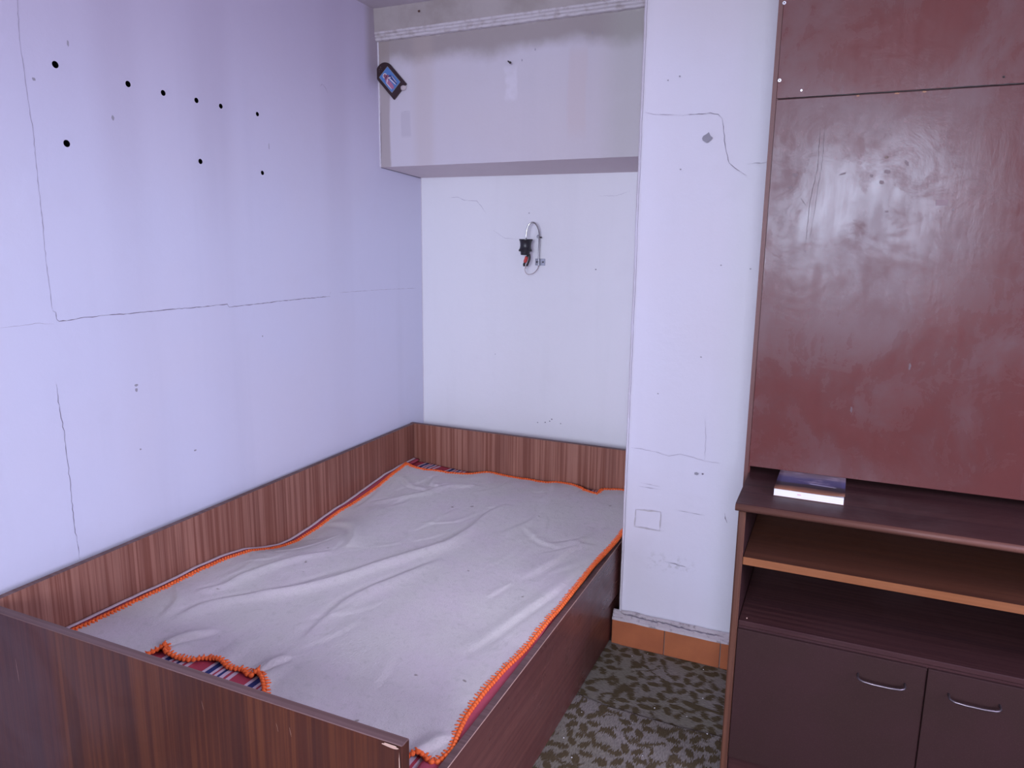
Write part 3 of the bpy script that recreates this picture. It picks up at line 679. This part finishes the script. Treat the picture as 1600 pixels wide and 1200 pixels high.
def bpt(i, j):
    u, v = i/NU, j/NV; P = []
    for k in (0, 1):
        c = (1-v)*Fr[i][k]+v*Bk[i][k]+(1-u)*Lf[j][k]+u*Rg[j][k]-((1-u)*(1-v)*Fr[0][k]+u*(1-v)*Fr[NU][k]+(1-u)*v*Bk[0][k]+u*v*Bk[NU][k]); P.append(c)
    x, y = P; ed = min(i, NU-i)/14, min(j, NV-j)/14; q = sm(min(1, min(ed)))
    z = surf(x, y)-.003*(1-q)
    # little ripples of the free edges
    rip = (1-sm(min(j, 26)/26))*.006*max(0, math.sin(x*38+1.0))+(1-sm(min(NV-j, 20)/20))*.004*max(0, math.sin(x*27))
    return Vector((x, y, max(z+rip, Zb(x, y)+.002)))
GP = [[bpt(i, j) for i in range(NU+1)] for j in range(NV+1)]
for _ in range(1): pass
bm = bmesh.new(); V = [[bm.verts.new(p) for p in row] for row in GP]
for j in range(NV):
    for i in range(NU): bm.faces.new((V[j][i], V[j][i+1], V[j+1][i+1], V[j+1][i]))
blanket = finish('blanket', bm, M['wool'], smooth=True, origin=(-1.37, 1.3, .46))
sd = blanket.modifiers.new('thick', 'SOLIDIFY'); sd.thickness = .003; sd.offset = -1
tag(blanket, 'crumpled beige wool blanket with an orange crocheted border spread over the bed', 'blanket')
# crocheted border: scalloped cord outside the edge, blanket-stitch teeth reaching inwards
loop = [GP[0][i] for i in range(NU)]+[GP[j][NU] for j in range(NV)]+[GP[NV][i] for i in range(NU, 0, -1)]+[GP[j][0] for j in range(NV, 0, -1)]
L = [0]; 
for a, b in zip(loop, loop[1:]+loop[:1]): L.append(L[-1]+(b-a).length)
def at(s_):
    s_ %= L[-1]; lo, hi = 0, len(L)-1
    while hi-lo > 1:
        mid = (lo+hi)//2
        if L[mid] <= s_: lo = mid
        else: hi = mid
    a, b = loop[lo % len(loop)], loop[(lo+1) % len(loop)]; return a.lerp(b, (s_-L[lo])/(L[lo+1]-L[lo]))
ctr = Vector((-1.36, 2.2, .45)); pitch = .0125; ns = int(L[-1]/pitch); step = 6
pts = []; rad = []; bm = bmesh.new()
for k in range(ns*step):
    s_ = k/step*pitch; p = at(s_); tn = (at(s_+.01)-at(s_-.01)); tn.z = 0; tn.normalize(); out = Vector((tn.y, -tn.x, 0))
    ph = math.sin(k/step*math.pi*2)
    pts.append(p+out*(.0025+.0022*ph)+Vector((0, 0, .0022+.0008*ph))); rad.append(.0052+.0014*ph)
pts.append(pts[0]); rad.append(rad[0])
tube(bm, pts, rad, 7, False)
for k in range(ns):
    s_ = (k+.25)*pitch; p = at(s_); tn = (at(s_+.01)-at(s_-.01)); tn.z = 0; tn.normalize(); inn = Vector((-tn.y, tn.x, 0))
    lng = random.uniform(.010, .016); sk = tn*random.uniform(-.003, .003)
    def top(q): return Vector((q.x, q.y, surf(q.x, q.y)+.0022)) if True else q
    a = p+inn*.001; c_ = p+inn*lng+sk; az = p.z; 
    tube(bm, [a+Vector((0, 0, .003)), (a+c_)/2+Vector((0, 0, .0034)), c_+Vector((0, 0, .0016+max(0, surf(c_.x, c_.y)-az) if abs(surf(c_.x, c_.y)-az) < .006 else .0016))], [.0034, .0031, .0012], 5)
finish('crochet_border', bm, M['orange'], blanket, smooth=True)

# ------------------------------------------------------------------ hanging cupboard front (brown hardboard panels)
YP = 2.33
cb = thing('wall_cupboard', (.29, YP, .92), 'tall wall cupboard faced with glossy brown hardboard above the low cabinet', 'cupboard')
bm = bmesh.new(); bx(bm, -.222, .80, YP, YP+.005, .9215, 2.0085); lo_p = finish('panel', bm, M['panel'], cb, bevel=.0008, seg=1)
bm = bmesh.new(); bx(bm, -.2225, .80, YP-.0005, YP+.0045, 2.0125, ZC-.002); up_p = finish('panel', bm, M['panel_up'], cb, bevel=.0008, seg=1)
bm = bmesh.new(); bx(bm, -.236, -.219, YP+.006, YC-.002, 0, ZC-.002); finish('side_board', bm, M['panel_up'], cb)
bm = bmesh.new(); bx(bm, -.2355, -.2232, YP+.001, YP+.006, .60, ZC-.002); finish('edge_strip', bm, plain('dark_strip', (.11, .035, .03), .5), cb)
bm = bmesh.new(); bx(bm, -.219, .80, YP+.008, YP+.03, 1.98, 2.04); bx(bm, .78, .80, YP+.008, YC-.003, .93, ZC-.003); finish('frame', bm, M['cab_in'], cb)
def disc(parent, name, x, z, r, mat, y=YP-.001):
    bm = bmesh.new(); tube(bm, [(x, y+.002, z), (x, y-.0014, z)], [r, r*.86], 14); tube(bm, [(x, y-.0012, z), (x, y-.0026, z)], [r*.62, r*.40], 12)
    finish(name, bm, M[mat], parent); 
for x, z in ((-.2205, 2.265), (-.2175, 2.061)):
    disc(up_p, 'screw', x, z, .0052, 'screw')
    bm = bmesh.new(); tube(bm, [(x, YP-.0034, z), (x, YP-.0040, z)], .0016, 8); finish('screw_slot', bm, M['dark'], up_p)
disc(up_p, 'screw', -.157, 2.030, .0032, 'screw'); disc(up_p, 'screw', .326, 2.030, .003, 'dark')
crack(up_p, [(-.218, 2.0122), (.1, 2.0118), (.40, 2.0122)], 'y', YP-.0012, .0022, 'crack', .0005, seed=4).data.materials[0] = M['dark']
for (x, z, a, b, r) in ((.077, 1.841, .0055, .0035, 0), (.082, 1.803, .0085, .005, -.4), (.071, 1.775, .0062, .005, -.3), (.044, 1.793, .004, .005, .4), (.091, 1.696, .005, .003, 0), (.127, 1.824, .004, .008, .5), (-.03, 1.80, .009, .0025, .3), (-.155, 1.80, .007, .005, 0), (-.165, 1.765, .005, .004, 0), (.052, 1.131, .003, .009, 0), (-.11, 1.585, .003, .002, 0), (.25, 1.70, .003, .003, 0), (.19, 1.27, .003, .010, 0)):
    s_ = spot(lo_p, x, z, a, b, 'y', YP-.0006, 'smudge', rot=r)
    if (x, z) != (.077, 1.841): s_.data.materials[0] = bpy.data.materials.get('faint_smudge') or plain('faint_smudge', (.12, .07, .078), .5)
bm = bmesh.new(); bx(bm, .207, .236, YP-.0008, YP-.0002, 1.711, 1.727); finish('gum_patch', bm, plain('gum', (.20, .13, .14), .6), lo_p)
sc = plain('panel_scratch', (.10, .055, .06), .6)
for pts_, w in (([(-.099, 1.926), (-.097, 1.822), (-.11, 1.716), (-.112, 1.608)], .0018), ([(-.088, 1.93), (-.086, 1.84), (-.094, 1.72), (-.102, 1.62)], .0012), ([(-.135, 1.735), (-.12, 1.715)], .004)):
    crack(lo_p, pts_, 'y', YP-.0007, w, 'mark', .001, name='scratch').data.materials[0] = sc
for x, w_ in ((.085, .006), (.15, .005), (-.01, .004)):
    spot(lo_p, x, 2.006, w_, .0022, 'y', YP-.0007, 'white_line', name='edge_chip').data.materials[0] = bpy.data.materials.get('chipcol') or plain('chipcol', (.32, .15, .08), .7)

# ------------------------------------------------------------------ low cabinet
cx0, cx1, yf, yb = -.212, .785, 2.03, 2.47
cab = thing('cabinet', (.286, 2.25, 0), 'low dark wooden cabinet with open shelves over two doors at the right', 'cabinet')
# top with rounded nose
bm = bmesh.new(); N = 8; pr = [(yb, .8775)]+[(yf-.001-.0115*math.sin(math.pi*k/N)+.0, .8885-.011*math.cos(math.pi*k/N)) for k in range(N+1)]+[(yb, .8995)]
A = [bm.verts.new((cx0-.008, y, z)) for y, z in pr]; B = [bm.verts.new((cx1+.008, y, z)) for y, z in pr]; n = len(pr)
bm.faces.new(A); bm.faces.new(B[::-1])
for i in range(n): bm.faces.new((A[i], B[i], B[(i+1) % n], A[(i+1) % n]))
topb = finish('top', bm, M['cab_top'], cab); topb.data.materials.append(M['cab_lip'])
for p in topb.data.polygons:
    if p.normal.y < -.25: p.material_index = 1; p.use_smooth = True
def cbx(name, a, mat, bev=.001, parent=cab, front=None):
    bm = bmesh.new(); bx(bm, *a); o = finish(name, bm, M[mat], parent, bevel=bev, seg=1)
    if front:
        o.data.materials.append(M[front])
        for p in o.data.polygons:
            if p.normal.y < -.6: p.material_index = 1
    return o
cbx('side_panel', (cx0, cx0+.020, yf+.003, yb, .0142, .877), 'cab_in', .004, front='cab_edge')
cbx('side_panel', (cx1-.020, cx1, yf+.003, yb, .0142, .877), 'cab_in', .004, front='cab_edge')
cbx('back_panel', (cx0+.021, cx1-.021, yb-.006, yb, .02, .876), 'cab_in', 0)
cbx('shelf', (cx0+.021, cx1-.021, yf+.008, yb-.007, .718, .741), 'cab_shelf', .001, front='cab_orange')
cbx('shelf', (cx0+.021, cx1-.021, yf+.010, yb-.007, .532, .5475), 'cab_top', .002, front='cab_in')
cbx('top_rail', (cx0+.021, cx1-.021, yf+.014, yf+.030, .519, .531), 'cab_in', .001)
cbx('bottom_board', (cx0+.021, cx1-.021, yf+.022, yb-.007, .095, .112), 'cab_in', 0)
cbx('plinth', (cx0+.021, cx1-.021, yf+.030, yf+.045, .0142, .094), 'cab_in', 0)
cbx('divider', (.280, .296, yf+.024, yb-.007, .113, .518), 'cab_in', 0)
def door(x0, x1, hx):
    d = cbx('door', (x0, x1, yf+.004, yf+.021, .112, .524), 'door', .0012)
    z = .468; h = .056; bm = bmesh.new(); P_ = [(hx-h, yf+.004, z), (hx-h, yf-.016, z-.001), (hx-h+.004, yf-.022, z-.002), (hx-h+.012, yf-.026, z-.003), (hx-.02, yf-.028, z-.004), (hx+.02, yf-.028, z-.004), (hx+h-.012, yf-.026, z-.003), (hx+h-.004, yf-.022, z-.002), (hx+h, yf-.016, z-.001), (hx+h, yf+.004, z)]
    tube(bm, P_, .0030, 8); finish('handle', bm, M['handle'], d, smooth=True)
door(cx0+.0215, .2845, .183); door(.2885, cx1-.0215, .396)
bm = bmesh.new(); ret = bmesh.ops.create_icosphere(bm, subdivisions=1, radius=.0022); bmesh.ops.translate(bm, verts=bm.verts, vec=(-.17, 2.06, .5485)); finish('chip', bm, M['white_line'], cab)

# book
bk = thing('book', (-.131, 2.137, .8997), 'thick paperback with a landscape cover lying on the cabinet top under the brown panel', 'book')
bk.rotation_euler = (0, 0, math.radians(-.8))
def lbx(name, a, mat, parent, bev=0):
    bm = bmesh.new(); bx(bm, *a)
    if bev: bmesh.ops.bevel(bm, geom=bm.edges[:], offset=bev, segments=1, affect='EDGES')
    bmesh.ops.recalc_face_normals(bm, faces=bm.faces); me = bpy.data.meshes.new(name); bm.to_mesh(me); bm.free(); me.materials.append(M[mat]); o = bpy.data.objects.new(name, me); COL.objects.link(o); o.parent = parent; return o
lbx('pages', (.001, .183, .001, .245, .0012, .0205), 'pages', bk)
# cover lifts slightly at the front right corner
bm = bmesh.new(); rows = []
for j in range(9):
    row = []
    for i in range(13):
        x = .185*i/12; y = .246*j/8; lift = .004*sm((i-8)/4)*sm((3-j)/3); row.append((x, y, .0212+lift))
    rows.append(row)
V = [[bm.verts.new(p) for p in r] for r in rows]
for j in range(8):
    for i in range(12): bm.faces.new((V[j][i], V[j][i+1], V[j+1][i+1], V[j+1][i]))
me = bpy.data.meshes.new('cover'); bm.to_mesh(me); bm.free(); me.materials.append(M['cover']); o = bpy.data.objects.new('cover', me); COL.objects.link(o); o.parent = bk
for p in me.polygons: p.use_smooth = True
sd = o.modifiers.new('t', 'SOLIDIFY'); sd.thickness = .0006; sd.offset = 1
lbx('back_cover', (0, .185, 0, .246, .0003, .0010), 'cover', bk)
lbx('spine', (0, .185, .2452, .2462, .0003, .0212), 'cover', bk)

# ------------------------------------------------------------------ gooseneck wall lamp without bulb
ly = 3.362
lamp = thing('wall_lamp', (-1.395, YA, 1.50), 'bare chrome gooseneck wall lamp with black socket on the alcove wall', 'lamp')
s_ = 1.0
def lp(u, v, y=ly):  # small local map: u,v in centimetre-like steps along the wall
    return (u, y, v)
bm = bmesh.new(); bx(bm, -1.404, -1.352, YA-.004, YA, 1.490, 1.523); plate = finish('bracket', bm, M['steel'], lamp, bevel=.001, seg=1)
for x in (-1.394, -1.362):
    bm = bmesh.new(); tube(bm, [(x, YA-.003, 1.507), (x, YA-.007, 1.507)], .004, 10); finish('screw', bm, M['dark'], plate)
neck = catmull([(-1.381, YA-.016, 1.486), (-1.380, YA-.018, 1.54), (-1.377, YA-.022, 1.60), (-1.374, YA-.030, 1.645), (-1.378, YA-.040, 1.672), (-1.389, YA-.050, 1.692), (-1.402, YA-.060, 1.696), (-1.416, YA-.066, 1.684), (-1.425, YA-.068, 1.655), (-1.428, YA-.068, 1.618)], 6)
bm = bmesh.new(); tube(bm, neck, .0040, 10); finish('gooseneck', bm, M['chrome'], lamp, smooth=True)
bm = bmesh.new(); tube(bm, [(-1.378, YA-.026, 1.627), (-1.366, YA-.030, 1.626)], .0025, 8); tube(bm, [(-1.366, YA-.030, 1.626), (-1.362, YA-.030, 1.626)], .004, 8); finish('grub_screw', bm, M['dark'], lamp)
bm = bmesh.new(); tube(bm, [(-1.388, YA-.001, 1.636), (-1.388, YA-.012, 1.637), (-1.390, YA-.020, 1.630), (-1.388, YA-.018, 1.622)], .0028, 6); finish('hook', bm, M['steel'], lamp)
prof = [(1.617, .012), (1.617, .033), (1.612, .0335), (1.607, .030), (1.597, .0275), (1.583, .0265), (1.572, .0285), (1.566, .0325), (1.561, .0335), (1.558, .031), (1.557, .0235), (1.546, .0225), (1.541, .021), (1.540, .012)]
bm = bmesh.new(); rings = [[bm.verts.new((-1.428-(1.617-z)*.05+r*math.cos(k*math.pi/12), YA-.068+r*math.sin(k*math.pi/12), z)) for k in range(24)] for z, r in prof]
for a, b in zip(rings, rings[1:]):
    for k in range(24): bm.faces.new((a[k], a[(k+1) % 24], b[(k+1) % 24], b[k]))
bm.faces.new(rings[0]); bm.faces.new(rings[-1]); so = finish('socket', bm, M['black'], lamp); 
for p in so.data.polygons: p.use_smooth = True
so.data.set_sharp_from_angle(angle=math.radians(40))
Y = YA-.062
bm = bmesh.new(); tube(bm, catmull([(-1.412, Y, 1.545), (-1.410, Y, 1.525), (-1.416, Y, 1.505), (-1.424, Y, 1.488)], 4), [.0050]*13, 8); finish('taped_wire', bm, M['tape'], lamp, smooth=True)
bm = bmesh.new(); tube(bm, [(-1.420, Y, 1.545), (-1.424, Y, 1.522)], .0052, 8); finish('wire_stub', bm, M['tape'], lamp, smooth=True)
bm = bmesh.new(); tube(bm, [(-1.422, Y-.004, 1.533), (-1.424, Y-.004, 1.530), (-1.432, Y-.004, 1.508), (-1.434, Y-.004, 1.505)], [.006, .0088, .0088, .006], 10); finish('red_sleeve', bm, M['red'], lamp)
bm = bmesh.new(); tube(bm, [(-1.433, Y-.002, 1.507), (-1.438, Y-.002, 1.497), (-1.437, Y-.002, 1.486)], [.0045, .0062, .0050], 8); finish('tape_end', bm, M['tape'], lamp, smooth=True)
bm = bmesh.new(); tube(bm, catmull([(-1.430, Y, 1.488), (-1.434, Y, 1.470), (-1.426, Y, 1.452), (-1.412, Y+.006, 1.447), (-1.396, YA-.035, 1.455), (-1.384, YA-.020, 1.475), (-1.381, YA-.016, 1.490)], 6), .0019, 6); finish('wire', bm, M['wire'], lamp, smooth=True)
bm = bmesh.new(); tube(bm, catmull([(-1.426, Y, 1.50), (-1.428, Y, 1.488), (-1.431, Y, 1.475)], 4), .0019, 6); finish('wire', bm, M['wire'], lamp, smooth=True)

# ------------------------------------------------------------------ small arched icon hanging tilted in the corner
ic = thing('icon_plaque', (-1.9375, YB-.0125, 2.275), 'small dark arched icon plaque with blue picture hung tilted on the beam', 'picture')
ic.rotation_euler = (0, 0, 0)
ang = math.radians(43.5); w2, Lh = .0470, .119
ux, uz = math.cos(ang), math.sin(ang); vx, vz = -math.sin(ang), math.cos(ang)
def ip(u, v, d): return (-1.9335+ux*u+vx*v, YB-.001-d, 2.2720+uz*u+vz*v)
def poly(name, pts, d0, d1, mat, parent, bev=0):
    bm = bmesh.new(); A = [bm.verts.new(ip(u, v, d0)) for u, v in pts]; B = [bm.verts.new(ip(u, v, d1)) for u, v in pts]; n = len(pts)
    bm.faces.new(A[::-1]); bm.faces.new(B)
    for i in range(n): bm.faces.new((A[i], A[(i+1) % n], B[(i+1) % n], B[i]))
    return finish(name, bm, M[mat], parent, bevel=bev, seg=1)
out = [(-w2, 0), (.010, 0)]+[(.021-.011*math.cos(t), .011*math.sin(t)) for t in (math.pi/5, 2*math.pi/5, 3*math.pi/5, 4*math.pi/5)]+[(.032, 0), (w2, 0), (w2, Lh)]+[(w2*math.cos(t), Lh+w2*math.sin(t)) for t in [math.pi*k/16 for k in range(1, 16)]]+[(-w2, Lh)]
wood = poly('backboard', out, 0, .011, 'icon_wood', ic, .0012)
poly('picture_border', [(-.0325, .027), (.0325, .027), (.0325, .127), (-.0325, .127)], .0112, .0118, 'icon_edge', ic)
pic = poly('picture', [(-.0305, .029), (.0305, .029), (.0305, .125), (-.0305, .125)], .0119, .0124, 'icon_blue', ic)
def blob(name, cu, cv, ru, rv, mat, d, rot=0, n=14):
    P_ = []
    for k in range(n):
        t = 2*math.pi*k/n; a, b = ru*math.cos(t), rv*math.sin(t); P_.append((cu+a*math.cos(rot)-b*math.sin(rot), cv+a*math.sin(rot)+b*math.cos(rot)))
    return poly(name, P_, d, d+.0002, mat, pic)
blob('halo', -.006, .108, .0115, .0115, 'icon_white', .0126); blob('face', -.006, .107, .0075, .0085, 'icon_skin', .0129)
blob('shoulders', -.004, .092, .015, .013, 'icon_skin', .0126); blob('pink_robe', -.013, .062, .0105, .030, 'icon_pink', .0130, .05)
blob('collar_left', -.012, .082, .009, .003, 'icon_white', .0133, .6); blob('collar_right', .004, .084, .009, .003, 'icon_white', .0133, -.6)
blob('blue_robe', .013, .062, .0085, .028, 'icon_navy', .0130, -.05); blob('robe_trim', .0055, .060, .0025, .026, 'icon_white', .0133, .1); blob('robe_fold', .0175, .060, .0015, .022, 'icon_white', .0133, -.05)
blob('hands', .010, .088, .005, .004, 'icon_navy', .0135); blob('robe_trim', -.022, .060, .002, .024, 'icon_white', .0132, .0)
for k, (u, v, r) in enumerate(((-.008, .150, .004), (.004, .152, .005), (.000, .143, .003), (-.014, .143, .003))):
    blob('carving', u, v, r, r*.6, 'icon_edge', .0112 if False else .0112, k*.8, 8).data.materials[0] = bpy.data.materials.get('carved') or plain('carved', (.09, .06, .07), .5)
bm = bmesh.new(); ret = bmesh.ops.create_icosphere(bm, subdivisions=2, radius=1.0)
c0 = Vector(ip(.024, .000, .007))
for v in bm.verts: k_ = 1+.16*noise.noise(v.co*2.2); v.co = Vector((v.co.x*.0155*k_, v.co.y*.008*k_, v.co.z*.0130*k_))+c0
finish('plaster_dab', bm, M['putty'], ic, smooth=True)
